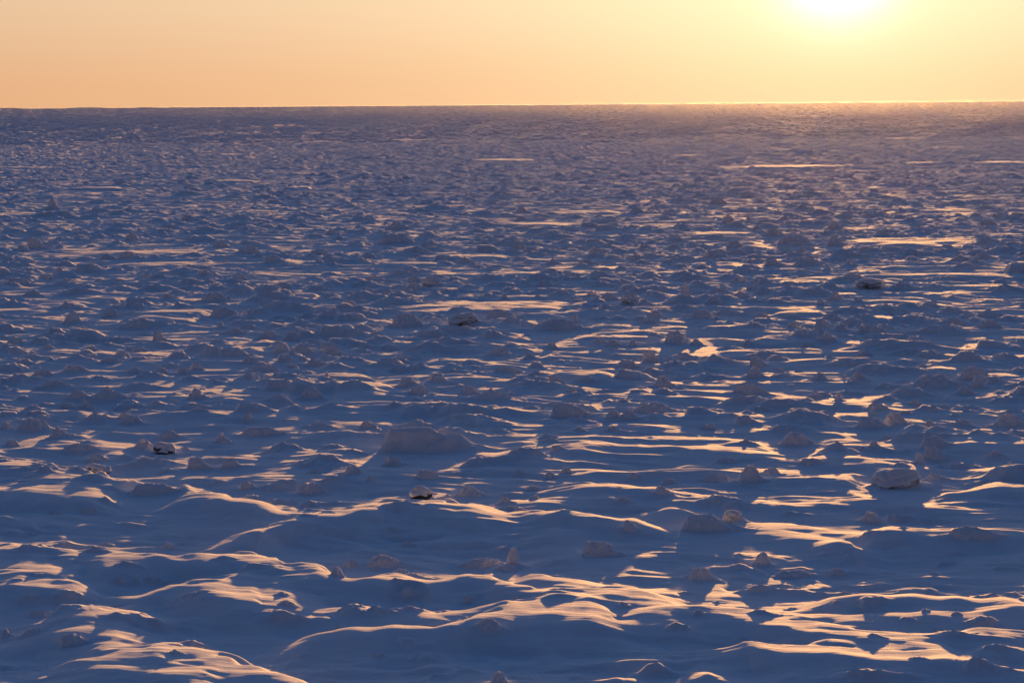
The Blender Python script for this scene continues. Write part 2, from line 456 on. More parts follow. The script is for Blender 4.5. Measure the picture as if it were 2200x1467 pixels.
# ------------------------------------------------------------------ the hummocks of the picture: x, y of the front foot, width, height, kind, own name
# (each block is listed in the coordinates of an enlarged crop of the picture; x0, y0 is the crop's corner, 3 its scale)
KINDS = {'d': 'rounded snow hummock', 'p': 'pointed snow hummock', 'f': 'flat-topped snow block', 's': 'tilted snow-covered slab',
         'r': 'long low snow ridge', 'c': 'craggy snow-covered ice lump', 'k': 'upright snow knob', 'b': 'ice boulder with a bare grey foot',
         't': 'drift-tailed snow block', 'w': 'double-humped snow mound'}
CROPS = [
    (0, 600, '''
100 45 190 55 c
205 112 130 42 d
430 193 170 62 p
470 283 150 84 k =leaning hooked snow pinnacle
710 247 110 58 d
740 205 120 52 p
1380 148 200 68 c =craggy dark-flecked ice lump
1435 253 220 80 d =big smooth dome on the blue snow
1090 132 120 42 d
845 142 80 30 p
515 348 150 48 d
1500 354 170 47 r
1600 322 150 36 d
1720 388 140 62 c
1875 388 120 62 c
1030 402 90 66 t
1425 312 60 38 k
90 418 120 46 d
205 498 90 42 d
310 452 90 45 p
590 458 110 38 p
780 498 100 45 d
890 472 120 36 f
1440 503 300 78 w =long twin-humped snow mound
1820 488 150 78 k
1940 488 170 70 d
2085 467 90 52 s
2140 492 120 62 d
1620 543 140 66 s =tilted slab leaning to the right
700 543 150 52 r
1255 588 100 58 d
1033 618 110 56 d
1175 607 70 42 f
870 607 150 42 r
1700 604 200 66 d
1880 584 110 46 d
2030 564 160 52 d
470 604 180 58 d
260 622 130 42 f
2105 637 40 36 k
330 704 250 62 r
490 773 150 56 d
680 778 240 84 p =broad double-shouldered hummock
1260 772 110 78 c
2000 778 180 90 d =smooth pale egg-shaped dome
1800 803 240 74 p
548 838 140 68 p
425 833 110 42 f
1270 862 150 42 r
840 938 150 70 d
805 905 120 55 d
600 922 230 62 p
200 985 260 98 d =large mound at the picture's left side
360 1024 140 84 p
1600 924 110 60 k =hook-topped snow knob
1665 1012 260 74 f =flat rounded snow loaf
2040 962 250 48 p
1425 1057 100 78 p =thin witch-hat snow peak
920 1094 160 74 p
1050 1128 130 80 b =ice boulder over a dark hollow
500 1118 280 68 r
1080 1034 150 60 d
640 1248 150 68 b =half-buried ice boulder with a black base
1290 1224 160 74 t
1480 1219 130 72 d
70 1078 110 56 d
1220 1220 34 34 k
620 1172 130 52 d
960 1390 300 84 f =broad knobbed snow block among lit drifts
835 1314 60 44 k
1600 1350 100 54 t
2010 1390 220 84 d =broad blue dome beside lit streaks
2020 1253 110 48 p
38 962 80 46 d
'''),
    (733, 600, '''
1855 168 90 84 b =stout upright ice stump
410 310 240 100 c =lumpy ice block beside the brown-stained boulder
795 305 190 94 b =brown-stained ice boulder
1040 264 200 70 t
1390 336 370 94 c =wide ice block carrying a knob
1510 275 60 56 k
70 194 130 62 t
1720 128 110 46 d
1610 118 110 46 p
2150 420 200 98 d =tall smooth dome with a shallow front
2020 248 120 56 c
1980 289 110 50 d
1400 104 140 42 c
1050 133 70 42 p
300 98 100 46 p
590 380 280 62 r
1350 453 110 52 p
1010 493 180 62 c
1210 513 80 42 d
2000 534 120 78 t =cube-like block with a lit drift tail
1840 578 150 68 s =tilted slab above a lit flat
1665 413 90 46 d
1880 433 80 46 k
1750 433 110 46 d
1055 604 190 58 f
1240 623 100 46 p
610 663 150 62 d
415 693 140 66 d
500 738 140 62 d
2065 698 150 84 c =rough snow-clad cube
1385 673 110 56 t
1585 668 100 46 p
1480 728 80 36 d
820 744 170 66 p
960 774 280 76 p
1490 884 280 84 t =blunt-nosed block with a long tail
1750 898 110 68 d
1840 908 130 62 d
1980 864 300 76 c
160 963 130 58 d
490 964 350 72 p =wide low peak behind the great block
585 1112 660 165 t =great flat-topped block with a sweeping tail
345 1205 150 106 s =pale slab leaning on the great block
1530 983 100 46 p
1745 984 130 52 p
1340 1054 130 42 p
1400 1103 100 40 t
70 1253 130 62 d
190 1304 80 48 k
540 1284 140 62 f
1145 1263 90 46 p
1445 1253 90 52 d
1340 1284 80 46 d
1880 1288 90 42 d
2110 1323 110 50 d
820 1404 200 84 d =dome with a glowing right slope
510 1440 130 82 b =ice boulder above a black gap
1230 1362 130 46 r
2060 1390 130 62 d
700 1430 110 46 d
1040 1446 120 58 p
1235 1416 84 42 s
1815 1440 150 50 p
'''),
    (1466, 600, '''
25 114 100 92 k =sitting-bear-shaped ice stump
1200 66 180 62 b =ice boulder with a brown cavity
1400 76 200 74 p =peak beside the brown cavity
690 68 150 42 p
440 72 90 36 d
980 139 110 62 d
885 168 70 42 d
1120 158 130 46 p
190 174 150 62 d
370 123 110 50 c
120 255 180 62 d =dome beside a small upright knob
512 249 90 52 s
222 258 40 44 k
950 263 140 46 d
690 258 180 32 r
1340 238 60 42 d
720 319 120 52 c
1020 334 110 50 c
1200 349 150 64 f =square-shouldered snow block
930 405 140 78 p =sharp wedge-shaped block
85 428 90 46 d
1740 294 200 52 c
1970 319 170 62 d
1660 354 380 64 r
1155 503 110 60 s
790 444 150 46 p
420 434 130 42 p
490 559 110 60 t
1080 565 400 62 r =long smooth snow whaleback
460 634 120 84 c =crown of small snow knobs
610 595 100 38 s
880 648 110 54 d
1130 654 110 68 d =smooth bell-shaped dome
1045 634 40 36 k
420 740 220 84 f
1610 706 400 104 d =broad large hummock on the right
1860 644 170 76 f
1890 709 120 62 d
1810 749 130 70 d
1010 784 80 58 k =small cube-shaped snow block
840 774 130 42 d
1300 714 240 52 p
1240 842 130 50 f
1500 813 110 52 p
1230 876 60 60 k
1200 968 230 92 d =large rounded hummock topped by a knob
1350 940 160 88 d
720 1080 260 112 d =big steep blue cone
160 969 110 62 s
1590 954 120 56 p
1800 944 150 52 p
2090 955 220 104 c
1640 1075 190 68 t
1310 1038 120 42 p
405 1058 80 34 p
1240 1084 90 46 k
1155 1113 50 32 d
1630 1160 150 74 t =curled snow lip
2000 1154 140 56 p
1525 1195 110 84 k
280 1188 150 48 d
820 1199 160 52 f
430 1316 160 128 c =ragged snow crag
570 1259 130 52 d
200 1304 180 52 f
1370 1352 290 134 b =largest bare ice boulder
1620 1295 200 54 p
2110 1219 90 48 p
'''),
    (0, 1000, '''
2170 736 100 80 d
1090 534 150 42 p
600 585 170 60 p
1000 754 140 40 f
885 763 60 40 p
780 762 180 44 r
1230 845 280 38 r
1810 838 120 34 p
1850 905 130 46 c
480 1160 200 76 t =smooth wave-shaped drift peak
190 1105 200 64 d
40 1108 90 72 k
1130 1220 110 44 p
2170 1066 80 44 p
345 312 110 36 d
570 312 130 46 d
200 450 120 30 p
680 512 160 42 d
1460 592 80 30 d
'''),
    (733, 1000, '''
1110 655 130 140 k =tall thumb-shaped snow dome
1060 675 210 50 d
430 519 120 36 d
880 660 260 74 f =smooth half-buried snow slab
270 660 280 92 c =jumbled snow-covered blocks
60 655 130 58 d
1690 585 270 104 t =hummock with a worn front face
1848 418 110 68 d
430 864 190 88 d =round loaf with a glowing rim
820 880 100 58 d
350 774 120 32 p
1815 914 90 46 p
950 1075 190 96 c =blunt buttress under a lit drift
1010 1420 150 100 d =dome cut by the bottom of the picture
1110 294 230 50 r
240 1234 110 36 d
230 675 90 30 d
380 690 110 40 d
'''),
    (1466, 1000, '''
325 362 120 76 b =bare rounded ice lump
190 430 380 120 t =long snowbank under the bare ice lump
1205 370 140 86 c
520 650 170 96 k =stack of three snow knobs
700 720 320 70 c
110 745 210 100 d =blunt snow hummock with a furrowed base
990 705 170 52 d
1050 834 100 34 p
985 893 90 28 p
205 946 110 48 p
100 966 90 42 d
375 1134 90 48 p
1560 948 80 36 p
1765 966 80 32 d
1300 704 170 32 p
1620 704 150 32 p
1850 476 340 84 f
1420 425 90 22 p
'''),
    (0, 180, '''
340 810 100 74 k =lone snow pinnacle far out
370 860 320 44 r
850 1014 90 58 d =far dome with a bright edge
240 1064 130 68 t
140 1083 100 42 c
1410 1058 110 46 f
690 1134 110 42 c
840 1128 150 46 t =low dome beside a sunlit flat
1600 1105 180 56 c
1760 1155 130 50 d
1447 1156 42 24 d
1320 1250 170 58 p =split snow cone with a lit crack
1545 1268 90 42 d
930 1253 110 42 s
310 1264 90 42 d
378 1234 80 52 d
430 1300 120 52 p
600 1188 70 46 d
790 655 150 36 r
1210 890 140 48 c
2050 1104 150 42 c
2130 979 100 48 p
'''),
    (733, 180, '''
350 1040 260 78 d =wide far dome like an upturned bowl
350 945 150 60 d
480 1094 220 46 c
1155 833 80 42 d
1900 834 90 42 d
1160 889 110 34 p
1140 1064 110 46 c
800 1153 110 38 c
1660 1114 130 60 t
1895 1144 110 50 d
1960 1064 90 48 s
2140 1064 90 42 p
1360 1169 100 46 p
1580 1169 120 46 p
950 1204 40 36 p =tiny sharp snow tooth
190 1273 120 52 s
460 1284 110 46 d
580 1304 110 56 b =far ice boulder with a dark flank
460 1334 130 52 d
1310 1314 220 52 p =broad pyramid-shaped hummock
170 1123 100 36 d
'''),
    (1466, 180, '''
580 985 150 55 d
700 1046 230 76 d =twin far dome by the sunlit flat
970 1050 130 62 d =far steep hummock beside the sunlit flat
290 905 100 60 d
480 949 90 46 p
970 934 80 56 d
830 833 80 42 d
430 883 50 50 k
220 774 130 46 d
410 734 80 46 d
1280 989 110 42 d
1960 914 110 46 d
190 1124 160 52 d
340 1104 140 46 d
760 1099 100 56 s
590 1174 120 50 t
790 1184 260 66 p
1070 1169 90 50 p
1920 1134 160 42 d
360 1284 130 46 d
500 1294 160 46 d
1080 1274 220 56 p
'''),
]


def parse():
    for x0, y0, txt in CROPS:
        for ln in txt.strip().splitlines():
            a, _, name = ln.partition('=')
            X, Y, W, Hh, kind = a.split()
            yield x0 + float(X) / 3, y0 + float(Y) / 3, float(W) / 3, float(Hh) / 3, kind, name.strip()


def label_all(items):
    marks = [it for it in items if it[6]]
    groups = {}
    for it in items:
        o, px, py, W, Hh, kind, name = it
        o['category'] = 'ice boulder' if kind == 'b' else 'snow hummock'
        o['group'] = 'bare ice boulders in the snow' if kind == 'b' else 'snow-covered hummocks on the frozen sea'
        if name:
            o['label'] = name if len(name.split()) >= 4 else name + ' on the snow'
            continue
        best = min(marks, key=lambda m: math.hypot((m[1] - px), (m[2] - py) * 2.6))
        dx, dy = px - best[1], (py - best[2]) * 2.6
        if abs(dx) > abs(dy):
            rel = 'right of' if dx > 0 else 'left of'
        else:
            rel = 'in front of' if dy > 0 else 'behind'
        groups.setdefault((kind, rel, best[6]), []).append((math.hypot(dx, dy), it))
    ords = ['', 'second', 'third', 'fourth', 'fifth', 'sixth', 'seventh']
    for (kind, rel, nm), lst in groups.items():
        lst.sort(key=lambda t: t[0])
        for n, (d, it) in enumerate(lst):
            s = KINDS[kind] + ' ' + rel + ' the ' + nm
            if kind == 'b':
                s = 'ice boulder ' + rel + ' the ' + nm
            if len(lst) > 1:
                s = ('nearer ' if n == 0 and len(lst) == 2 else 'farther ' if len(lst) == 2 else 'nearest ' if n == 0 else ords[n] + ' nearest ') + s
            it[0]['label'] = s


def calm(px, py, w, hh, k=0.72):
    x, y = ground(px, py, 0.1)
    rx, ry = w * 0.5 * y / FPX, hh * 0.5 * y * y / (CAM_H * FPX)
    i0, i1 = r_index(y - 2.2 * ry), r_index(y + 2.2 * ry + 2)
    j0, j1 = th_index(math.atan2(x - 2.2 * rx, y)), th_index(math.atan2(x + 2.2 * rx, y))
    s = (slice(i0, i1), slice(j0, j1))
    q = ((GX[s] - x) / rx) ** 2 + ((GY[s] - y) / ry) ** 2
    ww = k * (1 - smooth(0.6, 1.6, q))
    T[s] = T[s] * (1 - ww) + (-0.10 + STRIPE[s]) * ww


CALM = [(930, 962, 320, 80), (1640, 1128, 460, 80), (2003, 820, 200, 50), (1706, 945, 150, 60), (1478, 735, 160, 40), (850, 520, 120, 24),
        (1196, 705, 170, 40), (870, 700, 110, 34), (998, 698, 110, 34), (1926, 1045, 170, 60), (1866, 915, 130, 50), (667, 850, 100, 40),
        (478, 680, 110, 36), (1100, 1210, 120, 50), (1300, 1190, 130, 50), (872, 1284, 90, 40), (1020, 1060, 110, 50), (555, 935, 120, 40),
        (66, 925, 130, 50), (316, 1060, 140, 50), (670, 1058, 120, 44), (1700, 525, 130, 30), (1600, 620, 90, 24), (1500, 1245, 110, 50)]
for cq in CALM:
    calm(*cq)

# ------------------------------------------------------------------ hummocks
def profile(kind, u, v, rs, hgt=1.0):
    """relief 0..1 of a hummock over its own footprint; u to the picture's right, v away from the shore"""
    o = rs.uniform(-50, 50)
    wu = u + 0.22 * perlin(u * 1.6 + o, v * 1.6, 11) + 0.10 * perlin(u * 4 + o, v * 4, 12)
    wv = v + 0.22 * perlin(u * 1.6 - o, v * 1.6, 13) + 0.10 * perlin(u * 4 - o, v * 4, 14)
    tail = {'d': 1.25, 'p': 1.35, 'f': 1.45, 's': 1.0, 'r': 1.25, 'c': 1.2, 'k': 1.15, 't': 1.3, 'w': 1.15, 'b': 1.3, 'x': 1.6}[kind]
    uu = np.where(wu > 0, wu / tail, wu * (1.12 if kind != 't' else 1.3))
    rho = np.sqrt(uu * uu + wv * wv)
    if kind == 'd':
        b = 0.88 * np.exp(-(rho / 0.68) ** 3.2) + 0.12 * np.exp(-(rho / 0.9) ** 2)
    elif kind == 'p':
        b = 0.72 * np.exp(-(rho / 0.42) ** 1.5) + 0.28 * np.exp(-(rho / 0.8) ** 2.2)
    elif kind == 'f':
        b = (0.9 * np.exp(-(rho / 0.80) ** 5) + 0.10 * np.exp(-(rho / 1.0) ** 2)) * (0.92 - 0.12 * np.clip(uu, -1, 1.4))
    elif kind == 's':
        b = np.exp(-(rho / 0.86) ** 7) * np.clip(0.55 + 0.5 * uu * (1 if rs.random() < .6 else -1), 0.08, 1.2)
    elif kind == 'r':
        b = np.exp(-(rho / 0.66) ** 2.1) * (0.85 + 0.3 * perlin(u * 2.2 + o, v * 0.8, 15))
    elif kind == 'c':
        rg = 1 - np.abs(perlin(u * 2.3 + o, v * 2.3, 16))
        rg2 = 1 - np.abs(perlin(u * 5.1 + o, v * 5.1, 17))
        b = np.exp(-(rho / 0.74) ** 3.4) * (0.45 + 0.42 * rg + 0.16 * rg2)
    elif kind == 'k':
        k = np.sqrt(((wu + 0.05) / 0.62) ** 2 + (wv / 0.62) ** 2)
        b = 0.86 * np.exp(-(k / 0.86) ** 4.5) + 0.14 * np.exp(-(rho / 0.85) ** 2)
    elif kind == 't':
        ul = wu + 0.10
        left = smooth(-1.06, -0.80, u + 0.05 * np.abs(wv) + 0.3 * (wu - u))
        right = np.exp(-(np.maximum(0, ul) / 0.72) ** 1.45)
        b = left * right * np.exp(-(np.abs(wv) / 0.82) ** 4) * (1 - 0.10 * np.clip(wu, -1, 1)) + 0.08 * np.exp(-(rho / 0.9) ** 2)
    elif kind == 'x':
        # a wind drift: sharp crest across the wind's path, steep on one side, tapering off down the wind
        bend = wv - 0.25 * np.sin(wu * 1.3 + o)
        along = np.where(wu < -0.15, np.exp(-((wu + 0.15) / 0.55) ** 2), np.exp(-(np.abs(wu + 0.15) / 1.0) ** 1.4))
        b = along * np.exp(-(np.abs(bend) / np.where(bend < 0, 0.42, 0.62)) ** 1.35)
    elif kind == 'w':
        r1 = np.sqrt(((wu + 0.42) / 0.55) ** 2 + (wv / 0.8) ** 2)
        r2 = np.sqrt(((wu - 0.38) / 0.62) ** 2 + (wv / 0.8) ** 2)
        b = np.maximum(np.exp(-(r1 / 0.85) ** 3), 0.85 * np.exp(-(r2 / 0.85) ** 3))
    else:
        b = np.exp(-(rho / 0.7) ** 3)
    if kind not in 'tx':
        b = 0.82 * b + 0.18 * np.exp(-(rho / 1.2) ** 2)
        wing = np.where(wu > 0, np.exp(-(np.abs(wu) / 1.25) ** 1.5), np.exp(-(np.abs(wu) / 0.95) ** 1.8)) * np.exp(-(np.abs(wv + 0.12 * wu) / 0.42) ** 1.35)
        b = np.maximum(b, 0.46 * wing) if kind != 'k' else b
    b = b * (1 + (0.16 if kind != 't' else 0.06) * perlin(u * 3.3 + o, v * 3.3, 18) + 0.04 * perlin(u * 8 + o, v * 8, 19))
    return b


def footprint(px, py, W, Hh, kind, rs):
    x, y, z = on_ground(px, py)
    d = math.hypot(x, y)
    ppm = FPX / d
    hw = 0.5 * W / ppm * 0.98
    dep = {'r': .55, 'f': .62, 't': .5, 'k': .95, 's': .6}.get(kind, .75)
    hd = max(0.16, min(hw * dep, 2.2) if W > Hh * 1.2 else hw * 0.95) * rs.uniform(.9, 1.15)
    y = y + 0.62 * hd * math.cos(math.atan2(x, y))
    x = x + 0.62 * hd * math.sin(math.atan2(x, y))
    h = 0.92 * Hh / ppm
    h = max(h - 0.7 * hd * CAM_H / d, 0.55 * h)
    return x, y, hw, hd, h


def make_hummock(px, py, W, Hh, kind, seed):
    rs = random.Random(seed)
    x, y, hw, hd, h = footprint(px, py, W, Hh, kind, rs)
    ext = {'t': (1.6, 2.2), 'k': (1.7, 1.8), 'f': (1.9, 2.4), 'r': (1.6, 2.1)}.get(kind, (1.7, 2.0))
    nu = int(np.clip((ext[0] + ext[1]) * W * 0.5 / 1.1, 28, 150))
    nv = int(np.clip(nu * 0.75, 28, 110))
    us = np.linspace(-ext[0], ext[1], nu)
    vs = np.linspace(-1.8, 1.8, nv)
    Ug, Vg = np.meshgrid(us, vs)
    b = profile(kind, Ug, Vg, rs)
    edge = 1 - smooth(0.80, 1.0, np.maximum(np.abs(Vg) / 1.8, np.where(Ug > 0, Ug / ext[1], -Ug / ext[0])))
    b = b * edge
    az = math.atan2(x, y)
    ca, sa = math.cos(az), math.sin(az)
    lx = Ug * hw
    ly = Vg * hd
    WX = x + lx * ca + ly * sa
    WY = y - lx * sa + ly * ca
    base = float(sampleT(x, y))
    z = sampleT(WX, WY) + b * h - 0.012
    keep = np.maximum.reduce([b[:-1, :-1], b[1:, :-1], b[:-1, 1:], b[1:, 1:]]) * h > 0.006
    F = grid_faces(nv, nu, keep)
    V = np.stack([WX - x, WY - y, z - base], -1).reshape(-1, 3)
    used = np.unique(F)
    remap = np.zeros(len(V), dtype=np.int32)
    remap[used] = np.arange(len(used))
    o = mesh_from('snow_hummock', V[used], remap[F], SNOW, loc=(x, y, base))
    return o, (x, y, hw, hd)


def make_boulder(px, py, W, Hh, seed, over=0.5, name=''):
    """an ice block that shows bare ice below its cap of snow: body of ice + snow cap"""
    rs = random.Random(seed)
    x, y, hw, hd, h = footprint(px, py, W, Hh, 'b', rs)
    hd = hw * 0.8
    base = float(sampleT(x, y))
    root = bpy.data.objects.new('ice_boulder', None)
    root.empty_display_size = 0.2
    COL.objects.link(root)
    root.location = (x, y, base)
    bm = bmesh.new()
    bmesh.ops.create_icosphere(bm, subdivisions=5, radius=1.0)
    off = Vector((rs.uniform(-20, 20), rs.uniform(-20, 20), rs.uniform(-20, 20)))
    top = h * 1.0
    lean = rs.uniform(-0.2, 0.2)
    for vtx in bm.verts:
        p = vtx.co.copy()
        q = Vector([math.copysign(abs(c) ** 0.80, c) for c in p])       # blocky
        n = mnoise.noise(p * 1.1 + off) * 0.30 + mnoise.noise(p * 2.6 + off) * 0.13 + mnoise.noise(p * 6.0 + off) * 0.04
        q = q * (1 + n)
        zz = q.z
        nz = top * (0.30 + 0.70 * zz)                                      # bottom sits a little under the snow
        under = smooth(-0.1, -0.9, np.array(zz)).item() * over * 0.5
        s = 1.0 - under
        vtx.co = Vector((q.x * hw * s + lean * nz, q.y * hd * s, nz))
    bm.normal_update()
    # snow cap: the upward faces, pushed out, fading to nothing at the rim
    cap = bm.copy()
    cap.normal_update()
    lim = 0.02
    thick = 0.035 * min(1.0, h / 0.4)
    move = {}
    for vtx in cap.verts:
        nz = vtx.normal.z + 0.22 * mnoise.noise(vtx.co * (2.2 / hw) + off)
        f = smooth(lim - 0.25, lim + 0.35, np.array(nz)).item()
        move[vtx] = vtx.normal * (thick * f) - vtx.normal * 0.012 * (1 - f)
        vtx.tag = nz < lim - 0.25
    dele = [f for f in cap.faces if all(v.tag for v in f.verts)]
    for vtx, m in move.items():
        vtx.co += m
    bmesh.ops.delete(cap, geom=dele, context='FACES')
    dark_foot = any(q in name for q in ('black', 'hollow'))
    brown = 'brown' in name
    for nm, b_, mt in (('ice_body', bm, GAP_DARK_ICE if dark_foot else (STAINED_ICE if brown else ICE)), ('snow_cap', cap, SNOW)):
        me = bpy.data.meshes.new(nm)
        for f in b_.faces:
            f.smooth = True
        b_.to_mesh(me)
        b_.free()
        me.materials.append(mt)
        o = bpy.data.objects.new(nm, me)
        COL.objects.link(o)
        o.parent = root
    # snow blown against its foot, trailing off down the wind
    us, vs = np.meshgrid(np.linspace(-2.2, 3.6, 72), np.linspace(-1.9, 1.9, 48))
    uu = np.where(us > 0, us / 1.7, us * 1.05) + 0.2 * perlin(us * 1.3 + seed, vs, 71)
    vv = vs + 0.2 * perlin(us * 1.3, vs + seed, 72)
    rho = np.sqrt(uu * uu + vv * vv)
    dip = 1 - 0.75 * np.exp(-((us + 0.1) / 0.7) ** 2) * np.exp(-((vs + 0.85) / 0.5) ** 2)
    bb = np.exp(-(rho / 0.95) ** 2.4) * dip
    bb = bb * (1 - smooth(0.8, 1.0, np.maximum(np.abs(vs) / 1.9, np.where(us > 0, us / 3.6, -us / 2.2))))
    WX, WY = x + us * hw, y + vs * hd * 1.25
    zz = sampleT(WX, WY) + bb * h * (0.30 if dark_foot else 0.62) - 0.012
    kp = np.maximum.reduce([bb[:-1, :-1], bb[1:, :-1], bb[:-1, 1:], bb[1:, 1:]]) * h > 0.01
    F = grid_faces(48, 72, kp)
    mesh_from('snow_drift', np.stack([WX - x, WY - y, zz - base], -1).reshape(-1, 3), F, SNOW, parent=root)
    return root, (x, y, hw, hd)


FEET = []
ITEMS = []
for n, (px, py, W, Hh, kind, name) in enumerate(parse()):
    if kind == 'b':
        o, ft = make_boulder(px, py, W, Hh, 1000 + n, name=name)
    else:
        o, ft = make_hummock(px, py, W, Hh, kind, 1000 + n)
    FEET.append(ft)
    ITEMS.append((o, px, py, W, Hh, kind, name))
label_all(ITEMS)
print('hummocks', len(ITEMS))

# ------------------------------------------------------------------ the countless smaller lumps: one mass
B = np.zeros_like(T)
rng = np.random.default_rng(5)
FT = np.array(FEET)
CL = np.array(CLEAR)
CALM_XY = np.array([(*ground(c[0], c[1], 0.1), c[2] * 0.5 * ground(c[0], c[1], 0.1)[1] / FPX, c[3] * 0.5 * ground(c[0], c[1], 0.1)[1] ** 2 / (CAM_H * FPX)) for c in CALM])


def scatter(n_try, a0, a1):
    u = rng.random(n_try)
    r0, r1 = 47.0, 640.0
    r = np.sqrt(r0 * r0 + u * (r1 * r1 - r0 * r0))
    th = (rng.random(n_try) - 0.5) * 2
    th = np.sign(th) * (math.radians(a0) + np.abs(th) * math.radians(a1 - a0))
    x = r * np.sin(th)
    y = r * np.cos(th)
    dens = 0.42 + 0.42 * smooth(66, 100, r) + 0.10 * smooth(170, 260, r) * (1 - 0.0 * r)
    dens *= 0.18 + 1.1 * smooth(-0.45, 0.5, perlin(x / 9, y / 14, 77) + 0.4 * perlin(x / 30, y / 45, 78))
    ok = rng.random(n_try) < np.clip(dens, 0, 1) * np.where(r < 260, 1.0, 1.0)
    x, y, r, th = x[ok], y[ok], r[ok], th[ok]
    m = 0
    for k in range(len(x)):
        h = (0.07 + 0.092 * rng.gamma(1.5, 1.0)) * (1 - 0.28 * float(smooth(150, 300, r[k])))
        h = min(h, 0.5) * (0.5 if r[k] < 72 else (0.8 if r[k] < 110 else 1.0))
        # leave the flats free, and what would throw its shadow over them
        if len(CL):
            ddx = x[k] - CL[:, 0] - np.clip((y[k] - CL[:, 1]), 0, 9) * math.tan(SUN_AZ)
            ddy = y[k] - CL[:, 1]
            ddy = np.where(ddy > 0, np.maximum(0, ddy - h / math.tan(SUN_EL) * 0.6), ddy)
            cq_ = ((x[k] - CALM_XY[:, 0]) / CALM_XY[:, 2]) ** 2 + ((y[k] - CALM_XY[:, 1]) / CALM_XY[:, 3]) ** 2
            if cq_.min() < 1.0 and rng.random() < 0.55:
                continue
            if np.min((ddx / (CL[:, 2] * 1.02)) ** 2 + (ddy / CL[:, 3]) ** 2) < 1.0:
                continue
        kind = ('xxxxprxpcx' if r[k] < 85 else 'xxxxprtpcd')[int(rng.integers(0, 10))]
        hw = h * (rng.uniform(2.0, 4.2) if kind == 'x' else rng.uniform(1.1, 3.0)) + 0.07
        hd = hw * rng.uniform(0.6, 1.0)
        q = ((x[k] - FT[:, 0]) / (FT[:, 2] * 1.1 + hw)) ** 2 + ((y[k] - FT[:, 1]) / (FT[:, 3] * 1.1 + hd + 0.5)) ** 2
        if q.min() < 1:
            continue
        rs = random.Random(k)
        i0, i1 = r_index(r[k] - hd * 2), r_index(r[k] + hd * 2) + 1
        j0, j1 = th_index(th[k] - hw * 1.9 / r[k]), th_index(th[k] + hw * 3.2 / r[k]) + 1
        s = (slice(i0, i1), slice(j0, j1))
        U = (TG[s] - th[k]) * r[k] / hw
        V = (RG[s] - r[k]) / hd
        if U.size < 9:
            continue
        b = profile(kind, U, V, rs)
        b = b * (1 - smooth(1.5, 1.95, np.abs(V))) * (1 - smooth(2.4, 3.1, U)) * (1 - smooth(1.4, 1.85, -U))
        B[s] = np.maximum(B[s], b * h)
        m += 1
    print('lumps', m)


scatter(58000, 0.0, 12.6)
scatter(16000, 12.6, 16.2)
# farther out the lumps run together into rough pack ice
wfar = smooth(330, 600, RG) * (1 - smooth(700, 850, RG)) * (np.abs(TG) < math.radians(16.4))
clr = np.ones_like(T)
for (x, y, rx, ry) in CLEAR:
    if y < 250:
        continue
    i0, i1 = r_index(math.hypot(x, y) - ry * 1.3), r_index(math.hypot(x, y) + ry + 16)
    j0, j1 = th_index(math.atan2(x - rx * 1.3, y)), th_index(math.atan2(x + rx * 1.3, y))
    s = (slice(i0, i1), slice(j0, j1))
    dy = GY[s] - y
    dy = np.where(dy > 0, np.maximum(0, dy - 8), dy)
    q = ((GX[s] - x) / rx) ** 2 + (dy / ry) ** 2 + 0.5 * perlin(GX[s] / 3.0, GY[s] / 6.0, 55)
    clr[s] = np.minimum(clr[s], smooth(0.7, 1.2, q))
i0 = r_index(320)
S = slice(i0, NR)
gx, gy = GX[S], GY[S]
sp = SP[S]
rough = np.zeros_like(gx)
for lam, amp, sd in ((0.9, .20, 19), (1.5, .32, 20), (2.6, .34, 21), (5.5, .24, 22), (12, .10, 23), (40, .12, 24)):
    f = smooth(1.4, 3.0, lam / sp)
    keep = 1.0 if lam < 12 else smooth(lam * 40, lam * 90, RG[S])
    rough += amp * f * keep * np.maximum(0, perlin(gx / lam, gy / lam, sd) - 0.02)
B[S] = np.maximum(B[S] * (1 - 0 * wfar[S]), rough * wfar[S] * clr[S])
inside = np.abs(TG) < math.radians(16.4)
B *= inside



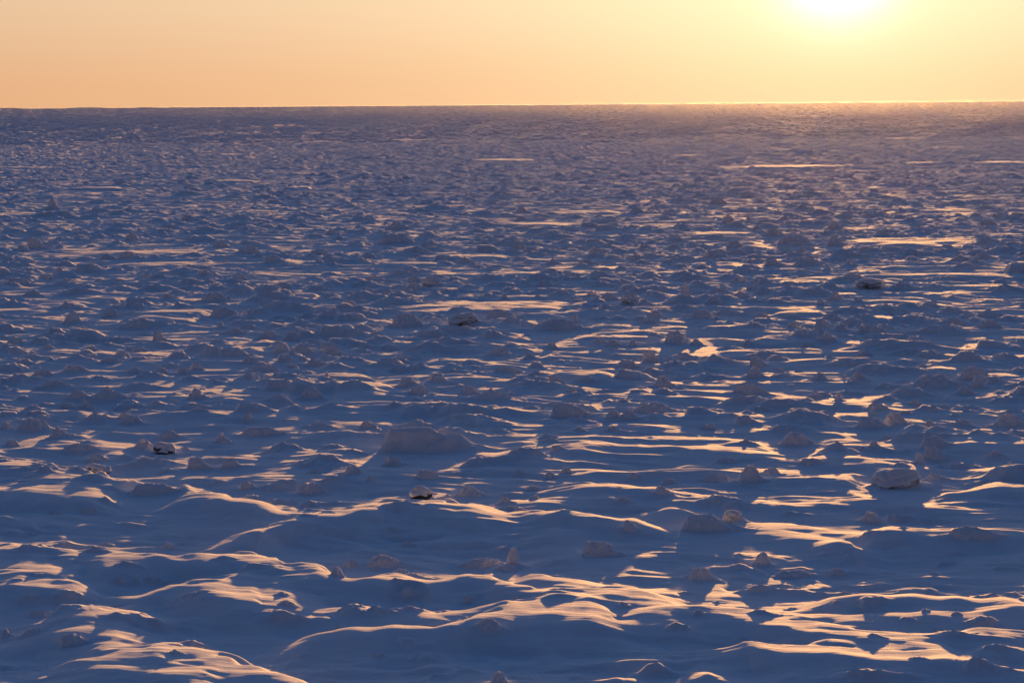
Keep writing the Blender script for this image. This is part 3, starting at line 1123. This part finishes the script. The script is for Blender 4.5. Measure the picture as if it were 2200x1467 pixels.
def far_ridges(n0):
    """beyond 600 m the pack shows only as broken lines of rafted ice, one behind the other"""
    Vs, Fs = [], []
    th = TH[np.abs(TH) < math.radians(16.4)]
    n = len(th)
    rk, k = 600.0, 0
    while rk < 6150:
        step = max(6.0, 0.0095 * rk)
        k += 1
        lat = th * rk
        col = rk * DTH
        h = 0.24 + 0.10 * float(smooth(900, 2600, np.array(rk))) + 0.25 * perlin(lat / 26.0, lat * 0 + k * 0.31, 300)
        for lam, amp in ((6.0, .34), (2.4, .42), (1.1, .30)):
            h = h + amp * smooth(1.3, 3.0, lam / col) * perlin(lat / lam, lat * 0 + k * 5.37, 301 + int(lam * 10))
        h = h + 0.28 * smooth(0.5, 1.6, col) * perlin(lat / (col * 2.2), lat * 0 + k * 3.1, 340)
        h = np.clip(h, 0, None) * 0.85
        h = h * min(1.0, 0.4 + (rk - 600) / 500.0)
        h *= 1.0 + 0.25 * smooth(2500, 7000, rk)
        jit = step * 0.45 * perlin(lat / 9.0, lat * 0 + k * 2.7, 350)
        r1 = rk + jit
        X, Y = r1 * np.sin(th), r1 * np.cos(th)
        for (cx, cy, rx, ry) in CLEAR:
            if abs(cy - rk) < ry + 30:
                q = ((X - cx) / rx) ** 2 + (np.where(Y > cy, np.maximum(0, Y - cy - 9), Y - cy) / max(ry, 6)) ** 2
                h = h * smooth(0.75, 1.15, q)
        rows = []
        for dr_, f in ((-0.02, -0.03), (0.35, 0.75), (0.9, 1.0), (0.22 * step + 1, 0.55), (0.8 * step, -0.03)):
            r2 = r1 + dr_
            z = sampleT(r2 * np.sin(th), r2 * np.cos(th)) + (h * f if f > 0 else -0.04)
            rows.append(np.stack([r2 * np.sin(th), r2 * np.cos(th), z], -1))
        V_ = np.concatenate(rows)
        keep = np.maximum(h[:-1], h[1:]) > 0.03
        F_ = grid_faces(5, n).reshape(4, n - 1, 4)[:, keep].reshape(-1, 4)
        Fs.append(F_ + n0)
        Vs.append(V_)
        n0 += len(V_)
        rk += step
    print('far ridges', k)
    return np.concatenate(Vs), np.concatenate(Fs)


Z = T + B - 0.012
keepf = np.maximum.reduce([B[:-1, :-1], B[1:, :-1], B[:-1, 1:], B[1:, 1:]]) > 0.008
Fk = grid_faces(NR, NC, keepf)
used = np.unique(Fk)
remap = np.zeros(NR * NC, dtype=np.int32)
remap[used] = np.arange(len(used), dtype=np.int32)
V = np.stack([GX.ravel()[used], GY.ravel()[used], Z.ravel()[used]], -1)
RV_, RF_ = far_ridges(len(V))
V = np.concatenate([V, RV_])
rub = mesh_from('ice_rubble', V, np.concatenate([remap[Fk], RF_]), SNOW)
tag(rub, 'countless small snow-covered ice lumps scattered out to the horizon', 'ice rubble', kind='stuff')
print('rubble verts', len(V))
del V, Fk, remap, used, Z

V = np.stack([GX.ravel(), GY.ravel(), T.ravel()], -1)
snow = mesh_from('snow_ground', V, grid_faces(NR, NC), SNOW)
tag(snow, 'wind-packed snow over the frozen sea', 'snow', kind='structure')
# the bank the camera stands over: the same snow carried in under the viewpoint
bank = []
a_ = np.linspace(-math.pi, math.pi, 97)
rad = np.array([0.0, 8, 16, 24, 28.6])
AV, RV = np.meshgrid(a_, rad)
hills_v = np.stack([RV * np.sin(AV), RV * np.cos(AV), np.full_like(RV, -0.25)], -1).reshape(-1, 3)
near_o = mesh_from('shore_ground', hills_v, grid_faces(len(rad), len(a_))[:, ::-1], SNOW)
tag(near_o, 'flat snow at the foot of the shore', 'snow', kind='structure')
del V

# ------------------------------------------------------------------ far low hills on the other side of the bay
m, nt, p = node_mat('far_land')
p.inputs['Base Color'].default_value = (0.35, 0.37, 0.42, 1)
p.inputs['Roughness'].default_value = 0.9
HILLS = m


def far_hills(name, dist, spans, depth, seed):
    nx = 420
    az = np.linspace(math.radians(-16), math.radians(16), nx)
    prof = np.zeros(nx)
    px = 1100 + np.tan(az) * FPX
    for c, w, hp in spans:
        prof = np.maximum(prof, hp * np.exp(-(np.abs(px - c) / w) ** 2.2))
    prof = prof * (1 + 0.05 * perlin(px / 60.0, px * 0 + seed, seed) + 0.02 * perlin(px / 17.0, px * 0 + seed, seed + 1))
    prof = np.minimum(prof, 10.85)
    hz = prof * dist / FPX
    rows = []
    for s_, dd in ((0.0, -1.0), (0.35, -.55), (.75, -.25), (1.0, 0), (.7, .4), (0, 1.0)):
        rr_ = dist + dd * depth
        rows.append(np.stack([rr_ * np.tan(az), np.full(nx, rr_), hz * s_ + (-3.0 if s_ == 0 else -1.0)], -1))
    V = np.concatenate(rows)
    return mesh_from(name, V, grid_faces(6, nx)[:, ::-1], HILLS)


h1 = far_hills('hills', 6350, [(20, 90, 10.9), (190, 120, 10.7), (320, 70, 10.3), (-200, 160, 11)], 120, 3)
tag(h1, 'faint low hills beyond the frozen bay', 'hills', kind='structure')

# ------------------------------------------------------------------ air
bm = bmesh.new()
bmesh.ops.create_cube(bm, size=1.0)
me = bpy.data.meshes.new('haze')
bm.to_mesh(me)
bm.free()
haze = bpy.data.objects.new('haze', me)
haze.scale = (16000, 7000, 12.0)
haze.location = (0, 3100, 4.07)
COL.objects.link(haze)
tag(haze, 'cold evening haze lying over the ice', 'haze', kind='stuff')
m = bpy.data.materials.new('evening_haze')
m.use_nodes = True
nt = m.node_tree
for n_ in list(nt.nodes):
    nt.nodes.remove(n_)
out = nt.nodes.new('ShaderNodeOutputMaterial')
pv = nt.nodes.new('ShaderNodeVolumePrincipled')
pv.inputs['Color'].default_value = (0.93, 0.93, 0.96, 1)
pv.inputs['Density'].default_value = 1.9e-6
pv.inputs['Anisotropy'].default_value = 0.90
nt.links.new(pv.outputs['Volume'], out.inputs['Volume'])
me.materials.append(m)

# ------------------------------------------------------------------ light
sl = bpy.data.lights.new('sun', 'SUN')
sl.energy = 3.35
sl.angle = math.radians(0.8)
sl.color = (1.0, 0.475, 0.14)
so = bpy.data.objects.new('sun', sl)
so.rotation_euler = Vector((-SUN[0], -SUN[1], -SUN[2])).to_track_quat('-Z', 'Y').to_euler()
so.location = (60, 300, 60)
COL.objects.link(so)

w = bpy.data.worlds.new('World')
scene.world = w
w.use_nodes = True
nt = w.node_tree
N, L = nt.nodes, nt.links
bg = N['Background']
EXPO = 1.5
EX = 2.0 ** EXPO
SKY_S = 0.05


def math_node(op, a, b=None, clamp=False):
    n_ = N.new('ShaderNodeMath')
    n_.operation = op
    n_.use_clamp = clamp
    for k_, v_ in enumerate((a, b)):
        if v_ is None:
            continue
        if isinstance(v_, (int, float)):
            n_.inputs[k_].default_value = v_
        else:
            L.new(v_, n_.inputs[k_])
    return n_.outputs[0]


def vmath(op, a, b=None, scale=None):
    n_ = N.new('ShaderNodeVectorMath')
    n_.operation = op
    for k_, v_ in enumerate((a, b)):
        if v_ is None:
            continue
        if isinstance(v_, tuple):
            n_.inputs[k_].default_value = v_
        else:
            L.new(v_, n_.inputs[k_])
    if scale is not None:
        if isinstance(scale, (int, float)):
            n_.inputs['Scale'].default_value = scale
        else:
            L.new(scale, n_.inputs['Scale'])
    return n_.outputs['Value'] if op == 'DOT_PRODUCT' else n_.outputs[0]


tc = N.new('ShaderNodeTexCoord')
DIR = vmath('NORMALIZE', tc.outputs['Generated'])
sky = N.new('ShaderNodeTexSky')
sky.sky_type = 'NISHITA'
sky.sun_disc = False
sky.sun_elevation = SUN_EL
sky.sun_rotation = SUN_AZ
sky.altitude = 10
sky.air_density = 1.0
sky.dust_density = 0.6
sky.ozone_density = 3.0
# the dusty band along the horizon round the low sun: peach far from it, yellow near, white at the sun
cosg = vmath('DOT_PRODUCT', DIR, tuple(SUN))
gam = math_node('MULTIPLY', math_node('ARCCOSINE', math_node('MINIMUM', cosg, 1.0)), 180 / math.pi)
sep = N.new('ShaderNodeSeparateXYZ')
L.new(DIR, sep.inputs[0])
el = math_node('MULTIPLY', math_node('ARCSINE', sep.outputs[2]), 180 / math.pi)


def expo(x, tau, p=1.0):
    return math_node('EXPONENT', math_node('MULTIPLY', math_node('POWER', math_node('DIVIDE', x, tau), p), -1.0))


def band(x, lo, hi):
    n_ = N.new('ShaderNodeMapRange')
    n_.interpolation_type = 'SMOOTHSTEP'
    L.new(x, n_.inputs['Value'])
    n_.inputs['From Min'].default_value = lo
    n_.inputs['From Max'].default_value = hi
    return n_.outputs[0]


low = vmath('SCALE', vmath('ADD', (0.955, 0.52, 0.272), vmath('SCALE', (0.02, 0.13, 0.13), None, band(el, 0.0, 2.4))), None, expo(gam, 62.0, 1.3))
glow = vmath('SCALE', (0.36, 0.48, 0.27), None, math_node('MULTIPLY', expo(gam, 6.2, 1.15), math_node('ADD', 0.85, math_node('MULTIPLY', band(el, 0.0, 2.2), 0.15))))
core = vmath('SCALE', (2.0, 2.0, 2.0), None, expo(gam, 0.98, 2.0))
anti = vmath('SCALE', (0.11, 0.11, 0.18), None, band(gam, 40.0, 130.0))
warm = vmath('SCALE', vmath('ADD', vmath('ADD', low, anti), vmath('ADD', glow, core)), None, 1.0 / (EX * SKY_S))
# after sunset light the half of the sky on the sun's side is several times brighter than the half behind the viewer
sunside = math_node('ADD', 0.34, math_node('MULTIPLY', expo(gam, 62.0, 1.7), 1.75))
upper = vmath('SCALE', vmath('MULTIPLY', sky.outputs['Color'], SKY_TINT), None, math_node('MULTIPLY', sunside, math_node('ADD', 0.35, math_node('MULTIPLY', band(el, 8.0, 60.0), 0.85))))
mix = N.new('ShaderNodeMix')
mix.data_type = 'VECTOR'
L.new(band(el, 2.5, 17.0), mix.inputs[0])
L.new(warm, mix.inputs[4])
L.new(upper, mix.inputs[5])
L.new(mix.outputs[1], bg.inputs['Color'])
bg.inputs['Strength'].default_value = SKY_S

# ------------------------------------------------------------------ camera and view
cd = bpy.data.cameras.new('camera')
cd.sensor_width = 36.0
cd.lens = 36.0 * FPX / 2200.0
cd.clip_start = 0.5
cd.clip_end = 120000
co = bpy.data.objects.new('camera', cd)
M = Matrix(((RT[0], UP[0], -FW[0], 0), (RT[1], UP[1], -FW[1], 0), (RT[2], UP[2], -FW[2], CAM_H), (0, 0, 0, 1)))
co.matrix_world = M
COL.objects.link(co)
scene.camera = co
vs_ = scene.view_settings
vs_.view_transform = 'Standard'
vs_.look = 'None'
vs_.gamma = 1.0
vs_.exposure = EXPO
scene.cycles.max_bounces = 6
scene.cycles.diffuse_bounces = 3
scene.cycles.glossy_bounces = 2
scene.cycles.volume_bounces = 1
scene.cycles.use_denoising = True
